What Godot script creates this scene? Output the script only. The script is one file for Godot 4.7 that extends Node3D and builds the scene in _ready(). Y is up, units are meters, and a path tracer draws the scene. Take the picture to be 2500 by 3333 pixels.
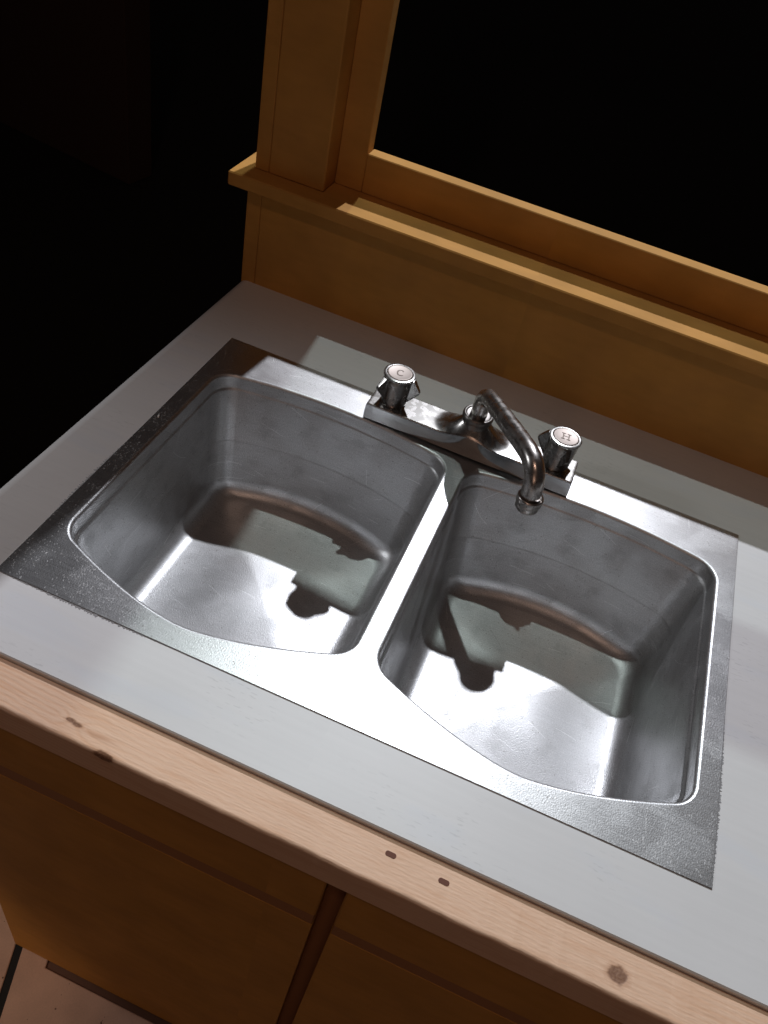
extends Node3D

# Metres, y up, floor at y = 0. The counter plane (top of the sink deck) lies at y = H;
# x runs along the window wall, z towards the viewer.
const H := 0.985

var rng := RandomNumberGenerator.new()
var taken := {}


# ---------------------------------------------------------------- mesh builder
class MB:
	var v := PackedVector3Array()
	var n := PackedVector3Array()
	var t := PackedVector2Array()

	# one triangle; the winding follows the wanted normals (front faces run clockwise)
	func tri(a: Vector3, b: Vector3, c: Vector3, na: Vector3, nb: Vector3, nc: Vector3, ta := Vector2.ZERO, tb := Vector2.ZERO, tc := Vector2.ZERO) -> void:
		var g := (b - a).cross(c - a)
		if g.length_squared() < 1e-20:
			return
		if g.dot(na + nb + nc) > 0.0:
			v.append_array([a, c, b]); n.append_array([na, nc, nb]); t.append_array([ta, tc, tb])
		else:
			v.append_array([a, b, c]); n.append_array([na, nb, nc]); t.append_array([ta, tb, tc])

	func ftri(a: Vector3, b: Vector3, c: Vector3, towards: Vector3, ta := Vector2.ZERO, tb := Vector2.ZERO, tc := Vector2.ZERO) -> void:
		var g := (b - a).cross(c - a).normalized()
		if g.dot(towards) < 0.0:
			g = -g
		tri(a, b, c, g, g, g, ta, tb, tc)

	func quad(a: Vector3, b: Vector3, c: Vector3, d: Vector3, towards: Vector3, ua := Vector2.ZERO, ub := Vector2.ZERO, uc := Vector2.ZERO, ud := Vector2.ZERO) -> void:
		ftri(a, b, c, towards, ua, ub, uc)
		ftri(a, c, d, towards, ua, uc, ud)

	# chamfered box
	func box(lo: Vector3, hi: Vector3, ch := 0.0015) -> void:
		var mid := (lo + hi) * 0.5
		var e := (hi - lo) * 0.5
		var c := minf(ch, minf(e.x, minf(e.y, e.z)) * 0.45)
		for ax in 3:
			for s in [-1.0, 1.0]:
				var u := (ax + 1) % 3
				var w := (ax + 2) % 3
				var q: Array[Vector3] = []
				for k in [[-1, -1], [1, -1], [1, 1], [-1, 1]]:
					var p := Vector3.ZERO
					p[ax] = s * e[ax]; p[u] = k[0] * (e[u] - c); p[w] = k[1] * (e[w] - c)
					q.append(mid + p)
				var d := Vector3.ZERO
				d[ax] = s
				quad(q[0], q[1], q[2], q[3], d)
		if c <= 0.0:
			return
		for ax in 3:                                   # edges that run along ax
			var u := (ax + 1) % 3
			var w := (ax + 2) % 3
			for k in [[-1, -1], [1, -1], [1, 1], [-1, 1]]:
				var q: Array[Vector3] = []
				for f in [[-1, 0], [1, 0], [1, 1], [-1, 1]]:
					var p := Vector3.ZERO
					p[ax] = f[0] * (e[ax] - c)
					p[u] = k[0] * (e[u] - (c if f[1] == 1 else 0.0)); p[w] = k[1] * (e[w] - (0.0 if f[1] == 1 else c))
					q.append(mid + p)
				var d := Vector3.ZERO
				d[u] = k[0]; d[w] = k[1]
				quad(q[0], q[1], q[2], q[3], d)
		for sx in [-1, 1]:
			for sy in [-1, 1]:
				for sz in [-1, 1]:
					var s := Vector3(sx, sy, sz)
					ftri(mid + s * Vector3(e.x, e.y - c, e.z - c), mid + s * Vector3(e.x - c, e.y, e.z - c), mid + s * Vector3(e.x - c, e.y - c, e.z), s)

	# smooth surface through rows of points; normals point to the side of «out» at the first point that tells
	func grid(rows: Array, closed: bool, flip: bool) -> void:
		var nr := rows.size()
		var nc: int = rows[0].size()
		var nm := []
		for i in nr:
			var r: PackedVector3Array = PackedVector3Array()
			for j in nc:
				var jn := (j + 1) % nc if closed else mini(j + 1, nc - 1)
				var jp := (j - 1 + nc) % nc if closed else maxi(j - 1, 0)
				var du: Vector3 = rows[i][jn] - rows[i][jp]
				var dv: Vector3 = rows[mini(i + 1, nr - 1)][j] - rows[maxi(i - 1, 0)][j]
				if du.length_squared() < 1e-14:
					du = rows[maxi(i - 1, 0)][jn] - rows[maxi(i - 1, 0)][jp] if i > 0 else rows[i + 1][jn] - rows[i + 1][jp]
				var g := du.cross(dv).normalized()
				r.append(-g if flip else g)
			nm.append(r)
		for i in nr - 1:
			for j in (nc if closed else nc - 1):
				var k := (j + 1) % nc
				tri(rows[i][j], rows[i][k], rows[i + 1][k], nm[i][j], nm[i][k], nm[i + 1][k])
				tri(rows[i][j], rows[i + 1][k], rows[i + 1][j], nm[i][j], nm[i + 1][k], nm[i + 1][j])

	# turned shape: profile of (radius, height) from bottom to top round the y axis through c
	func lathe(prof: Array, c: Vector3, seg := 48, b := Basis.IDENTITY) -> void:
		# sharp profile corners get split normals
		for i in prof.size() - 1:
			var p: Vector2 = prof[i]
			var q: Vector2 = prof[i + 1]
			var d := (q - p).normalized()
			var n0 := Vector2(d.y, -d.x)
			var na := n0
			var nb := n0
			if i > 0:
				var dp: Vector2 = (p - prof[i - 1]).normalized()
				if dp.dot(d) > 0.6:
					na = (n0 + Vector2(dp.y, -dp.x)).normalized()
			if i < prof.size() - 2:
				var dn: Vector2 = (prof[i + 2] - q).normalized()
				if dn.dot(d) > 0.6:
					nb = (n0 + Vector2(dn.y, -dn.x)).normalized()
			for k in seg:
				var a := TAU * k / seg
				var e := TAU * (k + 1) / seg
				var A := Vector3(cos(a), 0, sin(a))
				var E := Vector3(cos(e), 0, sin(e))
				var f := func(dir: Vector3, w: Vector2) -> Vector3: return b * (dir * w.x + Vector3(0, w.y, 0))
				var p0: Vector3 = c + f.call(A, p); var p1: Vector3 = c + f.call(E, p)
				var p2: Vector3 = c + f.call(E, q); var p3: Vector3 = c + f.call(A, q)
				tri(p0, p1, p2, f.call(A, na), f.call(E, na), f.call(E, nb))
				tri(p0, p2, p3, f.call(A, na), f.call(E, nb), f.call(A, nb))

	# tube along points with a radius at each
	func tube(pts: Array, rad: Array, seg := 28) -> void:
		var rows := []
		var side := Vector3.ZERO
		for i in pts.size():
			var d: Vector3 = (pts[mini(i + 1, pts.size() - 1)] - pts[maxi(i - 1, 0)]).normalized()
			if side == Vector3.ZERO:
				side = d.cross(Vector3(0.3, 0.1, 1)).normalized()
			side = (side - d * side.dot(d)).normalized()
			var up := d.cross(side)
			var r := PackedVector3Array()
			for k in seg:
				var a := TAU * k / seg
				r.append(pts[i] + (side * cos(a) + up * sin(a)) * rad[i])
			rows.append(r)
		grid(rows, true, true)

	# flat polygon (x, z) at height y
	func poly(p: PackedVector2Array, y: float, up: Vector3) -> void:
		var ix := Geometry2D.triangulate_polygon(p)
		for i in range(0, ix.size(), 3):
			var a := p[ix[i]]; var b := p[ix[i + 1]]; var c := p[ix[i + 2]]
			tri(Vector3(a.x, y, a.y), Vector3(b.x, y, b.y), Vector3(c.x, y, c.y), up, up, up)

	func mesh(m: Material) -> ArrayMesh:
		var a := []
		a.resize(Mesh.ARRAY_MAX)
		a[Mesh.ARRAY_VERTEX] = v; a[Mesh.ARRAY_NORMAL] = n; a[Mesh.ARRAY_TEX_UV] = t
		var am := ArrayMesh.new()
		am.add_surface_from_arrays(Mesh.PRIMITIVE_TRIANGLES, a)
		am.surface_set_material(0, m)
		return am


# ---------------------------------------------------------------- naming
func thing(called: String, label: String, category: String, at := Vector3.ZERO, group := "") -> Node3D:
	var o := Node3D.new()
	o.name = called
	add_child(o, true)
	o.position = at
	o.set_meta("label", label)
	o.set_meta("category", category)
	if group:
		o.set_meta("group", group)
	return o


func part(called: String, b: MB, m: Material, parent: Node3D) -> MeshInstance3D:
	var o := MeshInstance3D.new()
	var key := str(parent.get_instance_id()) + called
	var k: int = taken.get(key, 0)
	taken[key] = k + 1
	o.name = called if k == 0 else "%s_%03d" % [called, k]
	o.mesh = b.mesh(m)
	parent.add_child(o, true)
	return o


func boxpart(called: String, lo: Vector3, hi: Vector3, m: Material, parent: Node3D, ch := 0.0015) -> MeshInstance3D:
	var b := MB.new()
	b.box(lo, hi, ch)
	return part(called, b, m, parent)


# ---------------------------------------------------------------- textures and materials
func noise(sd: int, freq: float, oct := 3, type := FastNoiseLite.TYPE_SIMPLEX_SMOOTH) -> FastNoiseLite:
	var f := FastNoiseLite.new()
	f.seed = sd
	f.noise_type = type
	f.frequency = freq
	f.fractal_octaves = oct
	return f


func painted(w: int, h: int, f: Callable) -> ImageTexture:      # f(x, y) gives an sRGB colour
	var im := Image.create(w, h, false, Image.FORMAT_RGB8)
	for y in h:
		for x in w:
			im.set_pixel(x, y, f.call(x, y))
	return ImageTexture.create_from_image(im)


func lin(r: float, g: float, b: float) -> Color:
	return Color(r, g, b).linear_to_srgb()


func seamless(sd: int, freq: float, size: int, oct := 3, type := FastNoiseLite.TYPE_SIMPLEX_SMOOTH) -> Image:
	return noise(sd, freq, oct, type).get_seamless_image(size, size, false, false, 0.15, true)


func normal_from(im: Image, strength: float) -> ImageTexture:
	im.convert(Image.FORMAT_RGBA8)
	im.bump_map_to_normal_map(strength)
	return ImageTexture.create_from_image(im)


func mat(albedo: Color, rough: float, metal := 0.0) -> StandardMaterial3D:
	var m := StandardMaterial3D.new()
	m.albedo_color = albedo
	m.roughness = rough
	m.metallic = metal
	return m


func tri_mapped(m: StandardMaterial3D, scale: Vector3) -> StandardMaterial3D:
	m.uv1_triplanar = true
	m.uv1_world_triplanar = true
	m.uv1_scale = scale
	m.uv1_triplanar_sharpness = 8.0
	return m


func yellow_paint() -> StandardMaterial3D:
	var a := noise(3, 0.012, 4)
	var b := noise(4, 0.09, 2)
	var tex := painted(512, 512, func(x, y):
		var k: float = 1.0 + 0.16 * a.get_noise_2d(x, y) + 0.05 * b.get_noise_2d(x * 0.25, y)
		return lin(0.555 * k, 0.278 * k, 0.068 * k * (1.0 + 0.1 * a.get_noise_2d(x + 900, y))))
	var m := tri_mapped(mat(Color.WHITE, 0.7), Vector3(1.1, 1.1, 1.1))
	m.metallic_specular = 0.32
	m.albedo_texture = tex
	m.normal_enabled = true
	m.normal_texture = normal_from(seamless(8, 0.05, 512, 4), 1.2)
	m.normal_scale = 0.25
	return m


func white_paint() -> StandardMaterial3D:
	var a := noise(11, 0.006, 3)
	var b := noise(12, 0.02, 3)
	var c := noise(13, 0.03, 2)
	var tex := painted(1024, 1024, func(x, y):
		var s: float = b.get_noise_2d(x * 0.12, y * 5.0)          # brush and grain along x
		var tick: float = smoothstep(0.42, 0.62, c.get_noise_2d(x * 1.3, y * 11.0)) * smoothstep(0.0, 0.5, a.get_noise_2d(x + 300, y))
		var blue: float = smoothstep(0.15, 0.5, a.get_noise_2d(x * 0.6, y * 2.0))
		var k: float = 0.72 * (1.0 + 0.025 * s + 0.03 * a.get_noise_2d(x, y)) * (1.0 - 0.15 * tick)
		return lin(k * (1.0 - 0.025 * blue), k * (1.0 - 0.012 * blue), k * (1.0 + 0.01 * blue)))
	var m := tri_mapped(mat(Color.WHITE, 0.42), Vector3(1, 1, 1))
	m.albedo_texture = tex
	return m


# pine: u runs along the strip from x = -0.52 to 0.92, v across its top face and down its front
const PINE_X0 := -0.52
const PINE_LEN := 1.44
const PINE_W := 0.1
func pine() -> StandardMaterial3D:
	var w := 2048
	var h := 144
	var warp := noise(21, 1.0, 2)
	var fib := noise(22, 1.0, 3)
	var blot := noise(23, 1.0, 3)
	# knots: (x, v, radius along, radius across)
	var knots := [Vector4(-0.2385, 0.0285, 0.0055, 0.0022), Vector4(-0.2300, 0.0300, 0.0055, 0.0022), Vector4(0.3402, 0.0275, 0.0095, 0.0078), Vector4(-0.1890, 0.0490, 0.0105, 0.0055)]
	var hgt := Image.create(w, h, false, Image.FORMAT_RGBA8)
	var col := Image.create(w, h, false, Image.FORMAT_RGB8)
	for j in h:
		for i in w:
			var x := PINE_X0 + PINE_LEN * i / w
			var v := PINE_W * j / h
			var d := v + 0.009 * warp.get_noise_2d(x * 2.2, 3.0) + 0.0025 * warp.get_noise_2d(x * 9.0, v * 30.0)
			var dark := 0.0
			var halo := 0.0
			for k in knots:
				var q := Vector2((x - k.x) / k.z, (v - k.y) / k.w)
				var r := q.length() * (1.0 + 0.18 * warp.get_noise_2d(x * 130.0, v * 260.0))
				d += 0.006 * exp(-pow((x - k.x) / (k.z * 2.6), 2.0)) * signf(v - k.y) * exp(-absf(v - k.y) / 0.012)
				dark = maxf(dark, smoothstep(1.15, 0.75, r) * (0.86 + 0.25 * fib.get_noise_2d(x * 300.0, v * 300.0) + 0.28 * smoothstep(0.7, 1.0, r)))
				halo = maxf(halo, smoothstep(1.7, 1.0, r))
			var smear := exp(-pow((x + 0.206) / 0.018, 2.0)) * exp(-pow((v - 0.0315) / 0.0026, 2.0))
			var spacing := 0.0062 + 0.002 * warp.get_noise_1d(x * 1.5)
			var ring := 0.5 + 0.5 * sin(TAU * d / spacing)
			var late := pow(ring, 3.0) * (0.34 + 0.66 * smoothstep(-0.05, -0.4, x) + 0.35 * smoothstep(0.35, 0.5, x))
			var f := fib.get_noise_2d(x * 14.0, v * 420.0)
			var b := blot.get_noise_2d(x * 9.0, v * 60.0)
			var o := smoothstep(0.05, 0.5, b) * 0.6
			var c := Vector3(0.83, 0.56, 0.39)
			c = c.lerp(Vector3(0.68, 0.36, 0.19), clampf(0.5 * late + 0.35 * o, 0, 1))
			c *= 1.0 + 0.035 * f
			c = c.lerp(Vector3(0.50, 0.24, 0.12), clampf(halo * 0.35 + smear * 0.7, 0, 1))
			c = c.lerp(Vector3(0.14, 0.046, 0.012), clampf(dark, 0, 1) * 0.9)
			col.set_pixel(i, j, lin(c.x, c.y, c.z))
			var hh := 0.55 + 0.04 * f - 0.06 * late + 0.05 * blot.get_noise_2d(x * 60.0, v * 330.0) - 0.2 * dark
			hgt.set_pixel(i, j, Color(hh, hh, hh))
	var m := mat(Color.WHITE, 0.62)
	m.albedo_texture = ImageTexture.create_from_image(col)
	m.normal_enabled = true
	m.normal_texture = normal_from(hgt, 5.0)
	m.normal_scale = 0.7
	m.texture_repeat = true
	return m


func steel(tint: Vector3, rough_lo: float, rough_hi: float, bump: float, flecks: float, stains: float, sd: int) -> StandardMaterial3D:
	var size := 1024
	var grain := seamless(sd, 0.22, size, 2)
	var big := seamless(sd + 3, 0.006, size, 4)
	var mid := seamless(sd + 4, 0.011, size, 5)
	var brush := noise(sd + 2, 1.0, 2)
	var im := Image.create(size, size, false, Image.FORMAT_RGBA8)
	var rg := Image.create(size, size, false, Image.FORMAT_RGB8)
	var col := Image.create(size, size, false, Image.FORMAT_RGB8)
	for y in size:
		for x in size:
			var g := brush.get_noise_2d(x * 0.010, y * 0.8)
			var hh := 0.5 + bump * 0.5 * (grain.get_pixel(x, y).r - 0.5) + 0.05 * g
			im.set_pixel(x, y, Color(hh, hh, hh))
			var b := smoothstep(0.35, 0.70, big.get_pixel(x, y).r)
			var q := mid.get_pixel(x, y).r
			var k := clampf(lerpf(rough_lo, rough_hi, b) + 0.03 * g, 0, 1)
			rg.set_pixel(x, y, Color(k, 1.0, k))
			var c := tint * (1.0 + 0.13 * g) * (1.0 + 0.5 * (grain.get_pixel(x, y).r - 0.5)) * (1.0 - stains * 0.55 * smoothstep(0.52, 0.78, q) * b) * (1.0 + stains * 0.3 * (0.5 - b))
			col.set_pixel(x, y, lin(c.x, c.y, c.z))
	var r := RandomNumberGenerator.new()
	r.seed = sd
	for i in int(5200 * flecks):                       # pale flecks and a few dark pits
		var px := r.randi() % size
		var py := r.randi() % size
		if big.get_pixel(px, py).r + r.randf_range(-0.3, 0.3) < 0.42:
			continue
		var dark := r.randf() < 0.10
		var v := r.randf_range(0.45, 0.85)
		var c := lin(0.08, 0.065, 0.05) if dark else lin(v, v, v)
		for k in r.randi_range(1, 4):
			var x := posmod(px + r.randi_range(-1, 1), size)
			var y := posmod(py + k, size)
			col.set_pixel(x, y, c)
			rg.set_pixel(x, y, Color(0.6, 0.15, 0.6))
	for i in 130:                                      # fine scratches
		var p := Vector2(r.randf() * size, r.randf() * size)
		var a := r.randfn(0.0, 0.5)
		var bright := r.randf_range(0.75, 1.5)
		for k in r.randi_range(14, 90):
			p += Vector2(cos(a), sin(a))
			a += r.randf_range(-0.03, 0.03)
			var x := posmod(int(p.x), size)
			var y := posmod(int(p.y), size)
			var o := col.get_pixel(x, y)
			col.set_pixel(x, y, Color(minf(o.r * bright, 1), minf(o.g * bright, 1), minf(o.b * bright, 1)))
	var m := tri_mapped(mat(Color.WHITE, 1.0, 1.0), Vector3(2.0, 2.0, 2.0))
	m.albedo_texture = ImageTexture.create_from_image(col)
	var rt := ImageTexture.create_from_image(rg)
	m.roughness_texture = rt
	m.roughness_texture_channel = BaseMaterial3D.TEXTURE_CHANNEL_RED
	m.metallic_texture = rt
	m.metallic_texture_channel = BaseMaterial3D.TEXTURE_CHANNEL_GREEN
	m.normal_enabled = true
	m.normal_texture = normal_from(im, 6.0)
	return m


func chrome(dirt: float, rough: float, sd: int, base := 0.52) -> StandardMaterial3D:
	var a := noise(sd, 0.02, 4)
	var b := noise(sd + 1, 0.11, 3)
	var col := Image.create(512, 512, false, Image.FORMAT_RGB8)
	var rg := Image.create(512, 512, false, Image.FORMAT_RGB8)
	for y in 512:
		for x in 512:
			var g := a.get_noise_2d(x, y)
			var p := smoothstep(0.34, 0.46, b.get_noise_2d(x, y * 0.6)) * smoothstep(0.05, 0.3, g)
			var k := base * (1.0 - 0.35 * dirt * smoothstep(0.0, 0.5, g)) * (1.0 - 0.9 * dirt * p)
			col.set_pixel(x, y, lin(k, k * (1.0 - 0.07 * dirt), k * (1.0 - 0.13 * dirt)))
			var r := rough + 0.14 * dirt * smoothstep(-0.2, 0.4, g) + 0.4 * dirt * p
			rg.set_pixel(x, y, Color(r, r, r))
	var m := tri_mapped(mat(Color.WHITE, 1.0, 1.0), Vector3(5, 5, 5))
	m.albedo_texture = ImageTexture.create_from_image(col)
	m.roughness_texture = ImageTexture.create_from_image(rg)
	return m


func tile_clay() -> StandardMaterial3D:
	var a := noise(41, 0.012, 4)
	var b := noise(42, 0.25, 2)
	var pits := []
	var r := RandomNumberGenerator.new()
	r.seed = 5
	for i in 190:
		pits.append(Vector3(r.randf() * 512, r.randf() * 512, r.randf_range(0.7, 2.2)))
	var im := Image.create(512, 512, false, Image.FORMAT_RGB8)
	for y in 512:
		for x in 512:
			var k := 1.0 + 0.14 * a.get_noise_2d(x, y) + 0.07 * b.get_noise_2d(x, y)
			im.set_pixel(x, y, lin(0.66 * k, 0.49 * k, 0.40 * k))
	for p in pits:
		for dy in range(-4, 5):
			for dx in range(-3, 4):
				var s: float = absf(dx - 0.4 * dy) / (p.z * 0.7) + absf(dy) / (p.z * 1.5)
				if s < 1.0:
					im.set_pixel(posmod(int(p.x) + dx, 512), posmod(int(p.y) + dy, 512), lin(0.07, 0.035, 0.025))
	var m := tri_mapped(mat(Color.WHITE, 0.6), Vector3(1.9, 1.9, 1.9))
	m.albedo_texture = ImageTexture.create_from_image(im)
	return m


# ---------------------------------------------------------------- sink
# outline of a bowl, 136 points, inset from the opening by so much at the sides, back and front
func bowl_loop(cx: float, si: float, bi: float, fi: float, rc: float, cb := 0.62) -> PackedVector2Array:
	var a := 0.1875 - si
	var back := func(x: float) -> float: return -(0.2095 - bi) + cb * x * x
	var front := func(x: float) -> float: return 0.247 - fi - 0.778 * pow(absf(x), 1.575)
	var q := []                                       # for back and front: circle centre z and foot x
	for e in [back, front]:
		var sgn := -1.0 if e == back else 1.0
		var lo := 0.0
		var hi := 0.26
		var foot := 0.0
		for it in 40:
			var zc := (lo + hi) * 0.5
			var best := 9.0
			for k in 60:
				var x: float = a - rc + rc * k / 59.0
				var d := Vector2(x - (a - rc), e.call(x) - sgn * zc).length()
				if d < best:
					best = d; foot = x
			if best > rc and sgn * e.call(a - rc) > zc:
				lo = zc
			else:
				hi = zc
		q.append([sgn * lo, foot])
	var p := PackedVector2Array()
	# start on the left side at the front, go to the back, then clockwise seen from above
	var arc := func(c: Vector2, from: Vector2, to: Vector2, cnt: int) -> void:
		var a0 := (from - c).angle()
		var da := wrapf((to - c).angle() - a0, -PI, PI)
		for k in cnt:
			var g := a0 + da * (k + 0.5) / cnt
			p.append(c + Vector2(cos(g), sin(g)) * rc)
	var zb: float = q[0][0]; var xb: float = q[0][1]; var zf: float = q[1][0]; var xf: float = q[1][1]
	for k in 16:
		p.append(Vector2(-a, lerpf(zf, zb, k / 15.0)))
	arc.call(Vector2(-a + rc, zb), Vector2(-a, zb), Vector2(-xb, back.call(xb)), 12)
	for k in 28:
		var x := lerpf(-xb, xb, k / 27.0)
		p.append(Vector2(x, back.call(x)))
	arc.call(Vector2(a - rc, zb), Vector2(xb, back.call(xb)), Vector2(a, zb), 12)
	for k in 16:
		p.append(Vector2(a, lerpf(zb, zf, k / 15.0)))
	arc.call(Vector2(a - rc, zf), Vector2(a, zf), Vector2(xf, front.call(xf)), 12)
	for k in 28:
		var x := lerpf(xf, -xf, k / 27.0)
		p.append(Vector2(x, front.call(x)))
	arc.call(Vector2(-a + rc, zf), Vector2(-xf, front.call(xf)), Vector2(-a, zf), 12)
	for k in p.size():
		p[k].x += cx
	return p


const LIP := 0.0048
func bowl_mesh(cx: float) -> MB:
	var rows := []
	var ring := func(si: float, bi: float, fi: float, rc: float, y: float, cb := 0.62) -> void:
		var r := PackedVector3Array()
		for q in bowl_loop(cx, si, bi, fi, rc, cb):
			r.append(Vector3(q.x, y, q.y))
		rows.append(r)
	for k in 8:                                       # rolled lip
		var th := PI / 2 * k / 7.0
		var o := -LIP * (1.0 - sin(th))
		ring.call(o, o, o, 0.034 - o, -LIP * (1.0 - cos(th)))
	ring.call(0.0006, 0.0004, 0.0006, 0.034, -0.014)
	ring.call(0.0012, 0.0008, 0.0012, 0.034, -0.0215)
	ring.call(0.0028, 0.0024, 0.0028, 0.034, -0.0228)   # the pressed line under the lip
	ring.call(0.0032, 0.0028, 0.0032, 0.034, -0.0245)
	ring.call(0.0046, 0.0034, 0.0044, 0.035, -0.0262)
	for u in [0.1, 0.2, 0.32, 0.44, 0.53, 0.545, 0.553, 0.568, 0.66, 0.78, 0.9, 1.0]:   # walls
		var e := 0.0005 if u == 0.545 else 0.0
		ring.call(e + lerpf(0.0046, 0.023, u), e + lerpf(0.0034, 0.0270, u), lerpf(0.0044, 0.028, u), lerpf(0.035, 0.040, u), lerpf(-0.0262, -0.173, u), lerpf(0.62, 1.35, u))
	var rf := 0.027
	for k in range(1, 12):                            # cove to the floor
		var th := PI / 2 * k / 11.0
		var o := rf * (1.0 - cos(th))
		ring.call(0.023 + o + 0.0030 * sin(th), 0.0270 + o + 0.003 * sin(th), 0.028 + o, 0.040, -0.173 - rf * sin(th), 1.35)
	var last: PackedVector3Array = rows[-1]
	var c := Vector3(cx, 0, 0.015)
	for k in range(1, 13):                            # floor, slightly domed
		var s := 1.0 - k / 12.0
		var r := PackedVector3Array()
		for q in last:
			r.append(Vector3(lerpf(c.x, q.x, s), -0.200 + 0.010 * (0.5 - 0.5 * cos((1.0 - s) * PI)), lerpf(c.z, q.z, s)))
		rows.append(r)
	var b := MB.new()
	b.grid(rows, true, true)
	return b


func deck_mesh() -> MB:
	var b := MB.new()
	var up := Vector3.UP
	var hx := 0.4180
	var hz := 0.2785
	for cell in [[-hx, 0.0, -0.203], [0.0, hx, 0.203]]:
		var x0: float = cell[0]; var x1: float = cell[1]; var cx: float = cell[2]
		var p := bowl_loop(cx, -LIP, -LIP, -LIP, 0.034 + LIP)
		var n := p.size()
		var tgt := []
		var side := []
		for i in n:
			var d: Vector2 = p[(i + 1) % n] - p[(i - 1 + n) % n]
			var nn := Vector2(d.y, -d.x)
			if nn.dot(p[i] - Vector2(cx, 0.02)) < 0:
				nn = -nn
			if absf(nn.x) > absf(nn.y):
				tgt.append(Vector2(x0 if nn.x < 0 else x1, p[i].y)); side.append(0 if nn.x < 0 else 2)
			else:
				tgt.append(Vector2(p[i].x, -hz if nn.y < 0 else hz)); side.append(1 if nn.y < 0 else 3)
		for i in n:
			var j := (i + 1) % n
			var P := func(q: Vector2) -> Vector3: return Vector3(q.x, 0, q.y)
			b.quad(P.call(p[i]), P.call(p[j]), P.call(tgt[j]), P.call(tgt[i]), up)
			if side[i] != side[j]:
				var k := Vector2(x0 if side[i] == 0 or side[j] == 0 else x1, -hz if side[i] == 1 or side[j] == 1 else hz)
				b.ftri(P.call(tgt[i]), P.call(tgt[j]), P.call(k), up)
	var e := 0.0007                                   # rolled outer edge
	var c0 := [Vector3(-hx, 0, -hz), Vector3(hx, 0, -hz), Vector3(hx, 0, hz), Vector3(-hx, 0, hz)]
	for i in 4:
		var a: Vector3 = c0[i]; var d: Vector3 = c0[(i + 1) % 4]
		var oa := Vector3(signf(a.x) * e, -e * 0.8, signf(a.z) * e); var od := Vector3(signf(d.x) * e, -e * 0.8, signf(d.z) * e)
		var o := Vector3((a.x + d.x), 0, (a.z + d.z)).normalized()
		b.quad(a, d, d + od, a + oa, up + o)
		b.quad(a + oa, d + od, d + od + Vector3(0, -0.0018, 0), a + oa + Vector3(0, -0.0018, 0), o)
	return b


# ragged bead of old sealant along an edge from a to d, up to w wide
func sealant(a: Vector3, d: Vector3, out: Vector3, w: float, sd: int) -> MB:
	var b := MB.new()
	var f := noise(sd, 1.0, 3)
	var steps := 240
	var prev := []
	for k in steps + 1:
		var u := float(k) / steps
		var p := a.lerp(d, u)
		var s := clampf(0.5 + 1.1 * f.get_noise_1d(u * 60.0), 0.03, 1.0) * w * sin(PI * u) 
		var row := [p + Vector3(0, 0.0012, 0), p + out * s * 0.6 + Vector3(0, 0.0008, 0), p + out * (s + 0.0002) + Vector3(0, 0.00055, 0)]
		if prev:
			for q in 2:
				b.quad(prev[q], row[q], row[q + 1], prev[q + 1], Vector3.UP)
		prev = row
	return b


# ---------------------------------------------------------------- faucet
func faucet_base() -> Array:
	var b := MB.new()
	var sk := MB.new()
	var hx := 0.159
	var hz := 0.0275
	var top := func(x: float, z: float) -> float:
		var d := sqrt(x * x * 0.62 + z * z * 1.15)
		var u := clampf((d - 0.014) / 0.034, 0.0, 1.0)
		return 0.0265 + 0.029 * pow(1.0 - u, 2.1)
	var rows := []
	var nx := 120
	# every row runs over the body from the front foot to the back foot
	for i in nx + 1:
		var x := -hx + 2 * hx * i / nx
		var r := PackedVector3Array()
		var prof := [[hz, 0.0], [hz, 0.5], [hz, 0.88], [hz - 0.0006, 0.96], [hz - 0.0020, 1.0]]
		for q in prof:
			r.append(Vector3(x, top.call(x, q[0]) * q[1], q[0]))
		for k in range(1, 24):
			var z: float = (hz - 0.0022) * cos(PI * k / 24.0)
			r.append(Vector3(x, top.call(x, z), z))
		for k in prof.size():
			var q: Array = prof[prof.size() - 1 - k]
			r.append(Vector3(x, top.call(x, q[0]) * q[1], -q[0]))
		rows.append(r)
	# ends: rounded over, then straight down
	var ends := [[0.0012, 0.985], [0.0022, 0.93], [0.0028, 0.6], [0.0032, 0.0]]
	for q in ends:
		var l := PackedVector3Array()
		var g := PackedVector3Array()
		for k in rows[-1].size():
			var pr: Vector3 = rows[nx][k] if q == ends[0] else rows[nx][k]
			g.append(Vector3(hx + q[0], minf(rows[nx][k].y, 0.0265 * q[1]), pr.z))
		rows.append(g)
	var head := []
	for q in ends:
		var l := PackedVector3Array()
		for k in rows[0].size():
			l.append(Vector3(-hx - q[0], minf(rows[0][k].y, 0.0265 * q[1]), rows[0][k].z))
		head.push_front(l)
	var all := head + rows
	var n: int = rows[0].size()
	var cut := func(from: int, to: int, c0: int, c1: int) -> Array:
		var o := []
		for i in range(from, to):
			o.append(all[i].slice(c0, c1))
		return o
	var m := all.size()
	b.grid(cut.call(3, m - 3, 3, n - 3), false, false)
	sk.grid(cut.call(3, m - 3, 0, 4), false, false)
	sk.grid(cut.call(3, m - 3, n - 4, n), false, false)
	sk.grid(cut.call(0, 4, 0, n), false, false)
	sk.grid(cut.call(m - 4, m, 0, n), false, false)
	return [b, sk]


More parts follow.
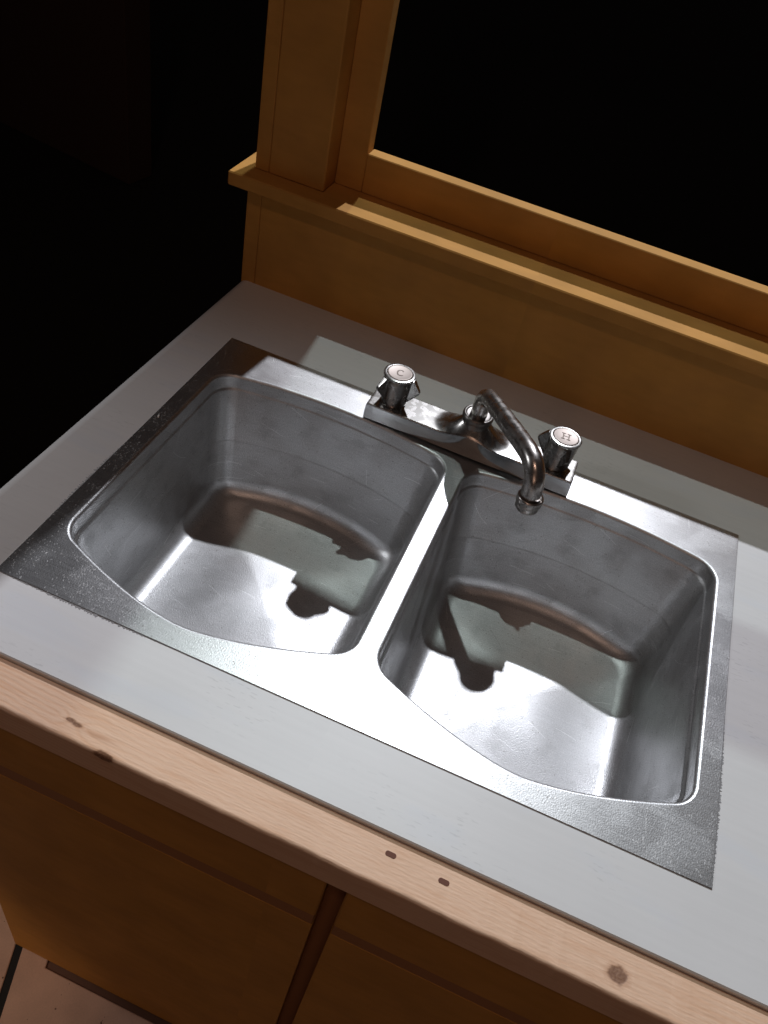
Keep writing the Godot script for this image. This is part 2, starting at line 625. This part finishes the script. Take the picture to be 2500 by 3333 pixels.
func knob(parent: Node3D, at: Vector3, first_fin: float, letter: String, turn: float, m: Material, cap_m: Material, ink: Material) -> void:
	var b := MB.new()
	b.lathe([Vector2(0.0150, 0.0255), Vector2(0.0172, 0.0275), Vector2(0.0192, 0.0305), Vector2(0.0203, 0.035), Vector2(0.0222, 0.072), Vector2(0.0228, 0.0765), Vector2(0.0238, 0.0782), Vector2(0.0240, 0.0800),
		Vector2(0.0234, 0.0818), Vector2(0.0212, 0.0825), Vector2(0.0197, 0.0823), Vector2(0.0193, 0.0812), Vector2(0.0189, 0.0810)], at, 56)
	for k in 3:                                       # three wings
		var a := deg_to_rad(first_fin + 120.0 * k)
		var d := Vector3(cos(a), 0, sin(a))
		var s := Vector3(-sin(a), 0, cos(a))
		var prof := [Vector2(0.019, 0.0800), Vector2(0.0246, 0.0802), Vector2(0.0262, 0.0788), Vector2(0.0352, 0.0672), Vector2(0.0370, 0.0640), Vector2(0.0368, 0.0618), Vector2(0.0352, 0.0592), Vector2(0.0225, 0.0425), Vector2(0.019, 0.0385)]
		var mid := Vector2(0.026, 0.062)
		var rows := []
		for w in [[-0.0016, 0.80], [-0.0031, 0.93], [-0.0036, 1.0], [0.0036, 1.0], [0.0031, 0.93], [0.0016, 0.80]]:
			var r := PackedVector3Array()
			for q in prof:
				var z: Vector2 = mid + (q - mid) * Vector2(1.0 - (1.0 - w[1]) * 0.45, 1.0 - (1.0 - w[1]) * 0.6)
				var th: float = w[0] * lerpf(1.35, 0.62, clampf((q.x - 0.019) / 0.018, 0, 1))
				r.append(at + d * z.x + Vector3(0, z.y, 0) + s * th)
			rows.append(r)
		b.grid(rows, false, true)
		for e in [0, 5]:
			for i in range(1, prof.size() - 1):
				b.ftri(rows[e][0], rows[e][i], rows[e][i + 1], s * (-1.0 if e == 0 else 1.0))
	var o := part("knob", b, m, parent)
	var c := MB.new()
	c.lathe([Vector2(0.0188, 0.0806), Vector2(0.0186, 0.0822), Vector2(0.0176, 0.0829), Vector2(0.0166, 0.0828), Vector2(0.0158, 0.0826), Vector2(0.0, 0.0829)], at, 48)
	part("cap", c, cap_m, o)
	var tm := TextMesh.new()
	tm.text = letter
	var f := SystemFont.new()
	f.font_names = PackedStringArray(["Droid Serif"])
	f.font_italic = true
	tm.font = f
	tm.font_size = 64
	tm.pixel_size = 0.00030
	tm.depth = 0.0004
	tm.material = ink
	var t := MeshInstance3D.new()
	t.name = "letter"
	t.mesh = tm
	t.transform = Transform3D(Basis(Vector3.UP, deg_to_rad(turn)) * Basis(Vector3.RIGHT, -PI / 2), at + Vector3(0, 0.0830, 0.001))
	o.add_child(t, true)


# ---------------------------------------------------------------- scene
func _ready() -> void:
	rng.seed = 7
	# --- camera
	var cam := Camera3D.new()
	cam.name = "camera"
	cam.keep_aspect = Camera3D.KEEP_HEIGHT
	cam.fov = rad_to_deg(2.0 * atan(512.0 / 827.622))
	cam.near = 0.02
	cam.far = 60.0
	var right := Vector3(0.91828601, 0.1860112, -0.34950057)
	var up := -Vector3(0.37515962, -0.690897, 0.61799401)
	var fwd := Vector3(-0.12651509, -0.69861375, -0.70422494)
	cam.transform = Transform3D(Basis(right, up, -fwd).orthonormalized(), Vector3(0.07906981, 0.78046008 + H, 0.74517162))
	add_child(cam)
	cam.current = true
	# --- air and exposure
	var env := Environment.new()
	env.background_mode = Environment.BG_COLOR
	env.background_color = lin(0.0165, 0.0130, 0.0122)  # dim warm background, added as fill light for walls and metal
	env.tonemap_mode = Environment.TONE_MAPPER_LINEAR
	env.tonemap_exposure = 1.0
	env.sdfgi_enabled = true
	env.ssao_enabled = true
	env.ssil_enabled = true
	var we := WorldEnvironment.new()
	we.environment = env
	add_child(we)
	# --- two cool stage lamps behind the window, a warm room lamp above the viewer
	spot("stage_light", Vector3(-0.44, 4.6 + H, -1.80), Vector3(0.05, H, 0.02), Color(0.86, 1.0, 0.96), 4.0, 9.5, 0.035)
	spot("stage_light", Vector3(-0.03, 3.5 + H, -3.27), Vector3(0.02, H, 0.05), Color(0.87, 0.89, 0.96), 15.6, 9.0, 0.045)
	spot("room_light", Vector3(-0.05, 3.3 + H, 1.60), Vector3(0.0, H - 0.3, 0.2), Color(1.0, 0.64, 0.48), 0.66, 42.0, 0.06)
	spot("room_light", Vector3(0.35, 1.25 + H, 3.3), Vector3(0.0, H, 0.0), Color(1.0, 0.60, 0.42), 0.36, 24.0, 0.5, 0.6)

	spot("room_light", Vector3(-1.25, 1.9 + H, 2.0), Vector3(-0.62, 0.0, 0.56), Color(1.0, 0.70, 0.52), 1.9, 7.5, 0.05, 0.8)
	spot("side_light", Vector3(-1.75, 0.85 + H, 0.34), Vector3(-0.45, H, 0.24), Color(0.94, 0.96, 1.0), 0.72, 22.0, 0.08, 1.0)

	var yellow := yellow_paint()
	var white := white_paint()
	var wood := pine()
	build_floor()
	build_wall(yellow)
	build_counter(white, wood, yellow)
	build_sink()
	build_faucet()


func spot(called: String, at: Vector3, to: Vector3, c: Color, e: float, angle: float, size: float, soft := 0.25) -> void:
	var l := SpotLight3D.new()
	l.name = called
	add_child(l, true)
	l.look_at_from_position(at, to, Vector3.BACK)
	l.light_color = Color(c.r, c.g, c.b).linear_to_srgb()
	l.light_energy = e
	l.spot_range = 14.0
	l.spot_attenuation = 2.0
	l.spot_angle = angle
	l.spot_angle_attenuation = soft
	l.light_size = size
	l.shadow_enabled = true


func build_floor() -> void:
	var g := MB.new()
	g.box(Vector3(-14, -0.12, -22), Vector3(14, -0.012, 6), 0.0)
	var o := part("stage_floor", g, mat(lin(0.004, 0.0035, 0.0035), 0.95), self)
	o.set_meta("kind", "structure")
	var dw := MB.new()
	dw.box(Vector3(-5.2, -0.01, -0.15), Vector3(0, 2.6, 0), 0.004)
	var wall := part("dark_wall", dw, mat(lin(0.05, 0.024, 0.018), 0.9), self)
	wall.position = Vector3(-1.97, 0, -2.345)
	wall.rotation.y = -0.163
	wall.set_meta("kind", "structure")
	var pav := Node3D.new()
	pav.name = "tiled_floor"
	pav.set_meta("kind", "structure")
	add_child(pav)
	var region := PackedVector2Array([Vector2(-0.85, 0.12), Vector2(-0.447, 0.12), Vector2(-0.447, 0.3875), Vector2(-0.379, 0.3875), Vector2(-0.373, 0.4075), Vector2(0.75, 0.4075), Vector2(0.75, 1.25), Vector2(-0.85, 1.25)])
	var gm := MB.new()
	gm.poly(region, -0.0035, Vector3.UP)
	part("grout", gm, mat(lin(0.012, 0.016, 0.020), 0.8), pav)
	var bed := MB.new()                               # brown strip put in for the shadow along the cabinet foot
	bed.box(Vector3(-0.44, -0.0125, 0.33), Vector3(0.75, -0.006, 0.4072), 0.0)
	part("foot_shade", bed, mat(lin(0.17, 0.10, 0.075), 0.9), pav)
	var clay := tile_clay()
	var side := 0.40
	var joint := 0.0145
	# tile axes: one joint line runs through the cabinet corner
	var ax := Vector2(0.3236, 0.9462)
	var ay := Vector2(0.9462, -0.3236)
	var org := Vector2(-0.4405, 0.3886)
	for i in range(-2, 4):
		for j in range(-2, 4):
			var c0 := org + ay * (joint / 2 + j * (side + joint)) + ax * (-0.10 + i * (side + joint))
			var q := PackedVector2Array([c0, c0 + ay * side, c0 + ay * side + ax * side, c0 + ax * side])
			for piece in Geometry2D.intersect_polygons(q, region):
				var pc: PackedVector2Array = piece
				var inner := Geometry2D.offset_polygon(pc, -0.0015, Geometry2D.JOIN_MITER)
				if inner.is_empty():
					continue
				var b := MB.new()
				b.poly(inner[0], 0.0, Vector3.UP)
				for k in pc.size():                   # rounded edge and side
					var k2 := (k + 1) % pc.size()
					var d := pc[k2] - pc[k]
					var out := Vector3(d.y, 0, -d.x).normalized()
					if Geometry2D.is_polygon_clockwise(pc):
						out = -out
					# nearest inner corners
					var a := near(inner[0], pc[k]); var e := near(inner[0], pc[k2])
					b.quad(Vector3(a.x, 0, a.y), Vector3(e.x, 0, e.y), Vector3(pc[k2].x, -0.0012, pc[k2].y), Vector3(pc[k].x, -0.0012, pc[k].y), out + Vector3.UP)
					b.quad(Vector3(pc[k].x, -0.0012, pc[k].y), Vector3(pc[k2].x, -0.0012, pc[k2].y), Vector3(pc[k2].x, -0.011, pc[k2].y), Vector3(pc[k].x, -0.011, pc[k].y), out)
				part("tile", b, clay, pav)


func near(p: PackedVector2Array, q: Vector2) -> Vector2:
	var best := p[0]
	for r in p:
		if r.distance_squared_to(q) < best.distance_squared_to(q):
			best = r
	return best


func build_wall(m: Material) -> void:
	var w := thing("backsplash_wall", "low yellow painted wall panel standing behind the sink, below the window sill", "wall", Vector3(0, H, 0))
	boxpart("end_board", Vector3(-0.492, -0.90, -0.535), Vector3(-0.4665, 0.1675, -0.4493), m, w)
	boxpart("panel", Vector3(-0.4660, -0.90, -0.535), Vector3(1.10, 0.1675, -0.449), m, w)
	var f := thing("window_frame", "yellow painted window frame with a projecting sill, open onto darkness", "window", Vector3(0, H, 0))
	boxpart("sill", Vector3(-0.519, 0.1677, -0.560), Vector3(1.13, 0.1908, -0.430), m, f, 0.002)
	var y0 := 0.1912
	var y1 := 1.48
	var y2 := 2.6
	boxpart("casing", Vector3(-0.4660, y0, -0.545), Vector3(-0.3695, y2, -0.4675), m, f, 0.002)
	boxpart("casing_edge", Vector3(-0.4905, y0, -0.545), Vector3(-0.4664, y2, -0.4679), m, f)
	boxpart("stile", Vector3(-0.3692, y0, -0.540), Vector3(-0.3215, y2, -0.513), m, f)
	boxpart("bottom_rail", Vector3(-0.3212, y0, -0.540), Vector3(0.80, 0.2545, -0.513), m, f)
	boxpart("header", Vector3(-0.3212, 1.18, -0.540), Vector3(0.80, y1, -0.513), m, f)
	boxpart("stile", Vector3(0.8003, y0, -0.540), Vector3(0.85, y2, -0.513), m, f)
	boxpart("casing", Vector3(0.8503, y0, -0.545), Vector3(0.97, y2, -0.4675), m, f, 0.002)


func build_counter(white: Material, wood: Material, yellow: Material) -> void:
	var c := thing("sink_counter", "yellow base cabinet with white painted top and bare pine front edge, holding the sink", "counter", Vector3(0, H, 0))
	# white top: a ring round the sink cut-out, its left edge rounded over
	var yt := -0.0014
	var yb := -0.042
	var b := MB.new()
	var zb := -0.449
	var zf := 0.3668
	var ix := 0.402
	var iz := 0.262
	var rx := 0.92
	var R := 0.017
	var lx := func(z: float) -> float: return lerpf(-0.495, -0.507, (z - zb) / (zf - zb))
	var P := func(x: float, y: float, z: float) -> Vector3: return Vector3(x, y, z)
	var zs := [zb, -iz, iz, zf - 0.0015]
	for k in 3:
		var za: float = zs[k]; var ze: float = zs[k + 1]
		var la: float = lx.call(za) + R; var le: float = lx.call(ze) + R
		if k == 1:
			b.quad(P.call(la, yt, za), P.call(-ix, yt, za), P.call(-ix, yt, ze), P.call(le, yt, ze), Vector3.UP)
			b.quad(P.call(ix, yt, za), P.call(rx, yt, za), P.call(rx, yt, ze), P.call(ix, yt, ze), Vector3.UP)
		else:
			b.quad(P.call(la, yt, za), P.call(rx, yt, za), P.call(rx, yt, ze), P.call(le, yt, ze), Vector3.UP)
	var rows := []
	for k in 9:
		var th := PI / 2 * k / 8.0
		var r := PackedVector3Array()
		for z in [zb, -0.2, 0.1, zf]:
			r.append(P.call(lx.call(z) + R - R * sin(th), yt - R + R * cos(th), z))
		rows.append(r)
	var foot := PackedVector3Array()
	for z in [zb, -0.2, 0.1, zf]:
		foot.append(P.call(lx.call(z), yb, z))
	b.grid(rows, false, false)
	b.quad(rows[8][0], rows[8][3], foot[3], foot[0], Vector3.LEFT)
	b.quad(P.call(lx.call(zf) + R, yt, zf - 0.0015), P.call(rx, yt, zf - 0.0015), P.call(rx, yt - 0.0015, zf), P.call(lx.call(zf) + R, yt - 0.0015, zf), Vector3(0, 1, 1))
	b.quad(P.call(lx.call(zf) + R * 0.3, yt - 0.0015, zf), P.call(rx, yt - 0.0015, zf), P.call(rx, yb, zf), P.call(lx.call(zf) + R * 0.3, yb, zf), Vector3.BACK)
	b.quad(P.call(lx.call(zf), yb, zf), P.call(rx, yb, zf), P.call(rx, yb, zf - 0.1), P.call(lx.call(zf), yb, zf - 0.1), Vector3.DOWN)
	for q in [[Vector3(-ix, 0, -iz), Vector3(ix, 0, -iz), Vector3.BACK], [Vector3(ix, 0, -iz), Vector3(ix, 0, iz), Vector3.LEFT], [Vector3(ix, 0, iz), Vector3(-ix, 0, iz), Vector3.FORWARD], [Vector3(-ix, 0, iz), Vector3(-ix, 0, -iz), Vector3.RIGHT]]:
		b.quad(q[0] + Vector3(0, yt, 0), q[1] + Vector3(0, yt, 0), q[1] + Vector3(0, yb, 0), q[0] + Vector3(0, yb, 0), q[2])
	part("countertop", b, white, c)
	# pine strip along the front
	var s := MB.new()
	var z0 := 0.3674
	var z1 := 0.4160
	var st := -0.0078
	var sb := -0.0555
	var prof := [Vector2(z0, sb), Vector2(z0, st - 0.001), Vector2(z0 + 0.001, st)]
	for k in 8:
		var th := PI / 2 * k / 7.0
		prof.append(Vector2(z1 - 0.0045 + 0.0045 * sin(th), st - 0.0045 + 0.0045 * cos(th)))
	prof.append_array([Vector2(z1, sb + 0.002), Vector2(z1 - 0.002, sb), Vector2(z0, sb)])
	var f := noise(31, 1.0, 3)
	var nx := 160
	var vv := 0.0
	for k in prof.size() - 1:
		var p: Vector2 = prof[k]; var q: Vector2 = prof[k + 1]
		var len := (q - p).length()
		var d := (q - p) / maxf(len, 1e-6)
		var nn := Vector3(0, d.x, -d.y)
		var soft := k >= 3 and k <= 9
		for i in nx:
			var xa := PINE_X0 + 0.012 + (PINE_LEN - 0.03) * i / nx
			var xb := PINE_X0 + 0.012 + (PINE_LEN - 0.03) * (i + 1) / nx
			var wob := func(x: float, w: Vector2) -> Vector3:    # the rough arris
				var a := 0.0016 * f.get_noise_1d(x * 14.0) + 0.0010 * f.get_noise_1d(x * 60.0)
				var g := smoothstep(z0 + 0.03, z1, w.x) * smoothstep(sb, st, w.y)
				return Vector3(x, w.y + a * g * 0.8, w.x + a * g)
			var va := vv if k > 1 else vv
			var ua := Vector2((xa - PINE_X0) / PINE_LEN, va / PINE_W); var ub := Vector2((xb - PINE_X0) / PINE_LEN, va / PINE_W)
			var uc := Vector2(ub.x, (vv + len) / PINE_W); var ud := Vector2(ua.x, uc.y)
			if soft:
				var t0 := PI / 2 * (k - 3) / 7.0; var t1 := PI / 2 * (k - 2) / 7.0
				var m0 := Vector3(0, cos(t0), sin(t0)); var m1 := Vector3(0, cos(t1), sin(t1))
				s.tri(wob.call(xa, p), wob.call(xb, p), wob.call(xb, q), m0, m0, m1, ua, ub, uc)
				s.tri(wob.call(xa, p), wob.call(xb, q), wob.call(xa, q), m0, m1, m1, ua, uc, ud)
			else:
				s.quad(wob.call(xa, p), wob.call(xb, p), wob.call(xb, q), wob.call(xa, q), nn, ua, ub, uc, ud)
		if k >= 2:
			vv += len
	var xl := PINE_X0 + 0.012
	s.quad(Vector3(xl, sb, z0), Vector3(xl, st, z0), Vector3(xl, st - 0.003, z1 - 0.002), Vector3(xl, sb, z1 - 0.002), Vector3.LEFT)
	var strip := part("edge_strip", s, wood, c)
	for q in [Vector2(0.1082, 0.3834), Vector2(0.1644, 0.3857)]:    # filled fixing holes
		var pl := MB.new()
		var ring := PackedVector2Array()
		for k in 24:
			var a := TAU * k / 24.0
			ring.append(q + Vector2(signf(cos(a)) * 0.0030 + cos(a) * 0.0026, sin(a) * 0.0027))
		pl.poly(ring, st + 0.0004, Vector3.UP)
		for k in 24:
			var u := ring[k]; var w := ring[(k + 1) % 24]
			var o := Vector3((u + w).x / 2 - q.x, 0, (u + w).y / 2 - q.y)
			pl.quad(Vector3(u.x, st + 0.0004, u.y), Vector3(w.x, st + 0.0004, w.y), Vector3(w.x, st - 0.001, w.y), Vector3(u.x, st - 0.001, u.y), o)
		part("plug", pl, mat(lin(0.14, 0.045, 0.022), 0.7), strip)
	# cabinet
	var fy := 0.003 - H
	var shade_brown := mat(lin(0.38, 0.17, 0.065), 0.7)  # darker brown: shade between the fronts, put into the colour
	boxpart("face_frame", Vector3(-0.440, fy, 0.325), Vector3(1.06, -0.060, 0.345), shade_brown, c)
	boxpart("side_panel", Vector3(-0.440, fy, -0.44), Vector3(-0.422, -0.060, 0.3247), yellow, c)
	boxpart("bottom_panel", Vector3(-0.4217, -0.90, -0.44), Vector3(1.06, -0.88, 0.3247), yellow, c)
	for col in [[-0.446, 0.0607], [0.0832, 0.570], [0.5925, 1.06]]:
		boxpart("drawer_front", Vector3(col[0], -0.1865, 0.3453), Vector3(col[1], -0.058, 0.403), yellow, c, 0.002)
		boxpart("door", Vector3(col[0], fy, 0.3453), Vector3(col[1], -0.2330, 0.3960), yellow, c, 0.0008)
		boxpart("shade_band", Vector3(col[0] + 0.001, -0.2328, 0.3453), Vector3(col[1] - 0.001, -0.1867, 0.3955), shade_brown, c, 0.0008)  # darker strip painted in place of the shadow under the drawer


func build_sink() -> void:
	var s := thing("double_sink", "worn stainless steel double bowl sink let into the white counter", "sink", Vector3(0, H, 0))
	var deck_steel := steel(Vector3(0.54, 0.54, 0.545), 0.335, 0.375, 1.0, 2.6, 0.12, 51)
	deck_steel.normal_scale = 0.065
	var bowl_steel := steel(Vector3(0.55, 0.555, 0.56), 0.43, 0.49, 1.0, 2.4, 0.18, 61)
	bowl_steel.normal_scale = 0.13
	part("deck", deck_mesh(), deck_steel, s)
	part("bowl", bowl_mesh(-0.203), bowl_steel, s)
	part("bowl", bowl_mesh(0.203), bowl_steel, s)
	var grey := mat(lin(0.34, 0.34, 0.35), 0.6)
	part("sealant", sealant(Vector3(0.4188, -0.0018, 0.06), Vector3(0.4188, -0.0018, 0.2795), Vector3.RIGHT, 0.0032, 71), grey, s)
	part("sealant", sealant(Vector3(-0.415, -0.0018, 0.2792), Vector3(-0.20, -0.0018, 0.2792), Vector3.BACK, 0.0035, 72), grey, s)
	part("sealant", sealant(Vector3(-0.4188, -0.0018, 0.02), Vector3(-0.4188, -0.0018, 0.19), Vector3.LEFT, 0.005, 73), grey, s)
	# fleck of white paint on the dark left side of the deck
	var fl := thing("paint_fleck", "tiny white paint fleck on the dark left rim of the sink", "paint fleck", Vector3(-0.4110, H + 0.0002, -0.049))
	var b := MB.new()
	b.lathe([Vector2(0.0018, 0.0), Vector2(0.0014, 0.0006), Vector2(0.0, 0.0008)], Vector3.ZERO, 14, Basis(Vector3.UP, 0.35) * Basis.from_scale(Vector3(0.8, 1, 2.6)))
	part("fleck", b, mat(lin(0.75, 0.75, 0.74), 0.5), fl)


func build_faucet() -> void:
	var f := thing("faucet", "old chrome two-handle faucet with a bent spout mounted on the sink's back rim", "faucet", Vector3(0, H, -0.2385))
	var ch := chrome(0.5, 0.24, 81, 0.38)
	var bright := chrome(0.1, 0.08, 85, 0.36)
	var worn := chrome(0.7, 0.26, 91)
	var capm := mat(lin(0.36, 0.31, 0.285), 0.5, 0.7)
	var ink := mat(lin(0.20, 0.16, 0.14), 0.6, 0.5)
	var fb := faucet_base()
	for k in 2:
		var p := part(["base", "skirt"][k], fb[k], [ch, bright][k], f)
		p.position.y = 0.0028
	boxpart("gap_shade", Vector3(-0.158, 0.0001, -0.0245), Vector3(0.158, 0.0030, 0.0245), mat(lin(0.012, 0.012, 0.012), 0.8), f, 0.0005)  # black slab added as the dark shadow gap under the base
	knob(f, Vector3(-0.128, 0, 0.0005), 126.0, "C", 12.0, ch, capm, ink)
	knob(f, Vector3(0.128, 0, 0.0005), 67.0, "H", 4.0, ch, capm, ink)
	var col := MB.new()
	col.lathe([Vector2(0.0205, 0.046), Vector2(0.0212, 0.053), Vector2(0.0212, 0.056), Vector2(0.0228, 0.0575), Vector2(0.0232, 0.0605), Vector2(0.0226, 0.0635), Vector2(0.0205, 0.0650), Vector2(0.0192, 0.0650),
		Vector2(0.0182, 0.0638), Vector2(0.0170, 0.0634), Vector2(0.0100, 0.0640)], Vector3.ZERO, 56)
	part("collar", col, chrome(0.8, 0.34, 97, 0.22), f)
	# spout: keyed in its own plane (reach, height), turned 35 degrees to the right
	var key := [Vector2(0, 0.058), Vector2(0, 0.070), Vector2(0, 0.084), Vector2(0.0012, 0.0915), Vector2(0.0055, 0.0985), Vector2(0.0125, 0.1035), Vector2(0.021, 0.1062), Vector2(0.045, 0.1102), Vector2(0.09, 0.1175), Vector2(0.138, 0.1250), Vector2(0.155, 0.1264),
		Vector2(0.168, 0.1243), Vector2(0.178, 0.1185), Vector2(0.1845, 0.1105), Vector2(0.188, 0.1010), Vector2(0.1900, 0.0900), Vector2(0.191, 0.083)]
	var ph := deg_to_rad(35.0)
	var dir := Vector3(sin(ph), 0, cos(ph))
	var cv := Curve3D.new()
	for i in key.size():
		var k: Vector2 = key[i]
		var pv: Vector2 = key[maxi(i - 1, 0)]
		var nv: Vector2 = key[mini(i + 1, key.size() - 1)]
		var g := (nv - pv) / 2.0
		var li := minf(1.0, (k - pv).length() / maxf(g.length(), 1e-5)) * 0.33
		var lo := minf(1.0, (nv - k).length() / maxf(g.length(), 1e-5)) * 0.33
		var t3 := dir * g.x + Vector3(0, g.y, 0)
		cv.add_point(dir * k.x + Vector3(0, k.y, 0), -t3 * li, t3 * lo)
	cv.bake_interval = 0.002
	var pts := []
	var rad := []
	var total := cv.get_baked_length()
	var cnt := 110
	for i in cnt + 1:
		var u := float(i) / cnt
		pts.append(cv.sample_baked(u * total, true))
		rad.append(lerpf(0.0124, 0.0136, smoothstep(0.05, 0.9, u)))
	var sp := MB.new()
	sp.tube(pts, rad, 36)
	var spout := part("spout", sp, worn, f)
	var ae := MB.new()
	var foot := dir * 0.1925 
	ae.lathe([Vector2(0.0, 0.0660), Vector2(0.0120, 0.0660), Vector2(0.0140, 0.0668), Vector2(0.0157, 0.0690), Vector2(0.0160, 0.0760), Vector2(0.0157, 0.0772), Vector2(0.0168, 0.0778), Vector2(0.0174, 0.0790), Vector2(0.0174, 0.0868), Vector2(0.0168, 0.0882),
		Vector2(0.0152, 0.0888), Vector2(0.0145, 0.0880), Vector2(0.0130, 0.0872)], foot, 48)
	part("aerator", ae, worn, spout)
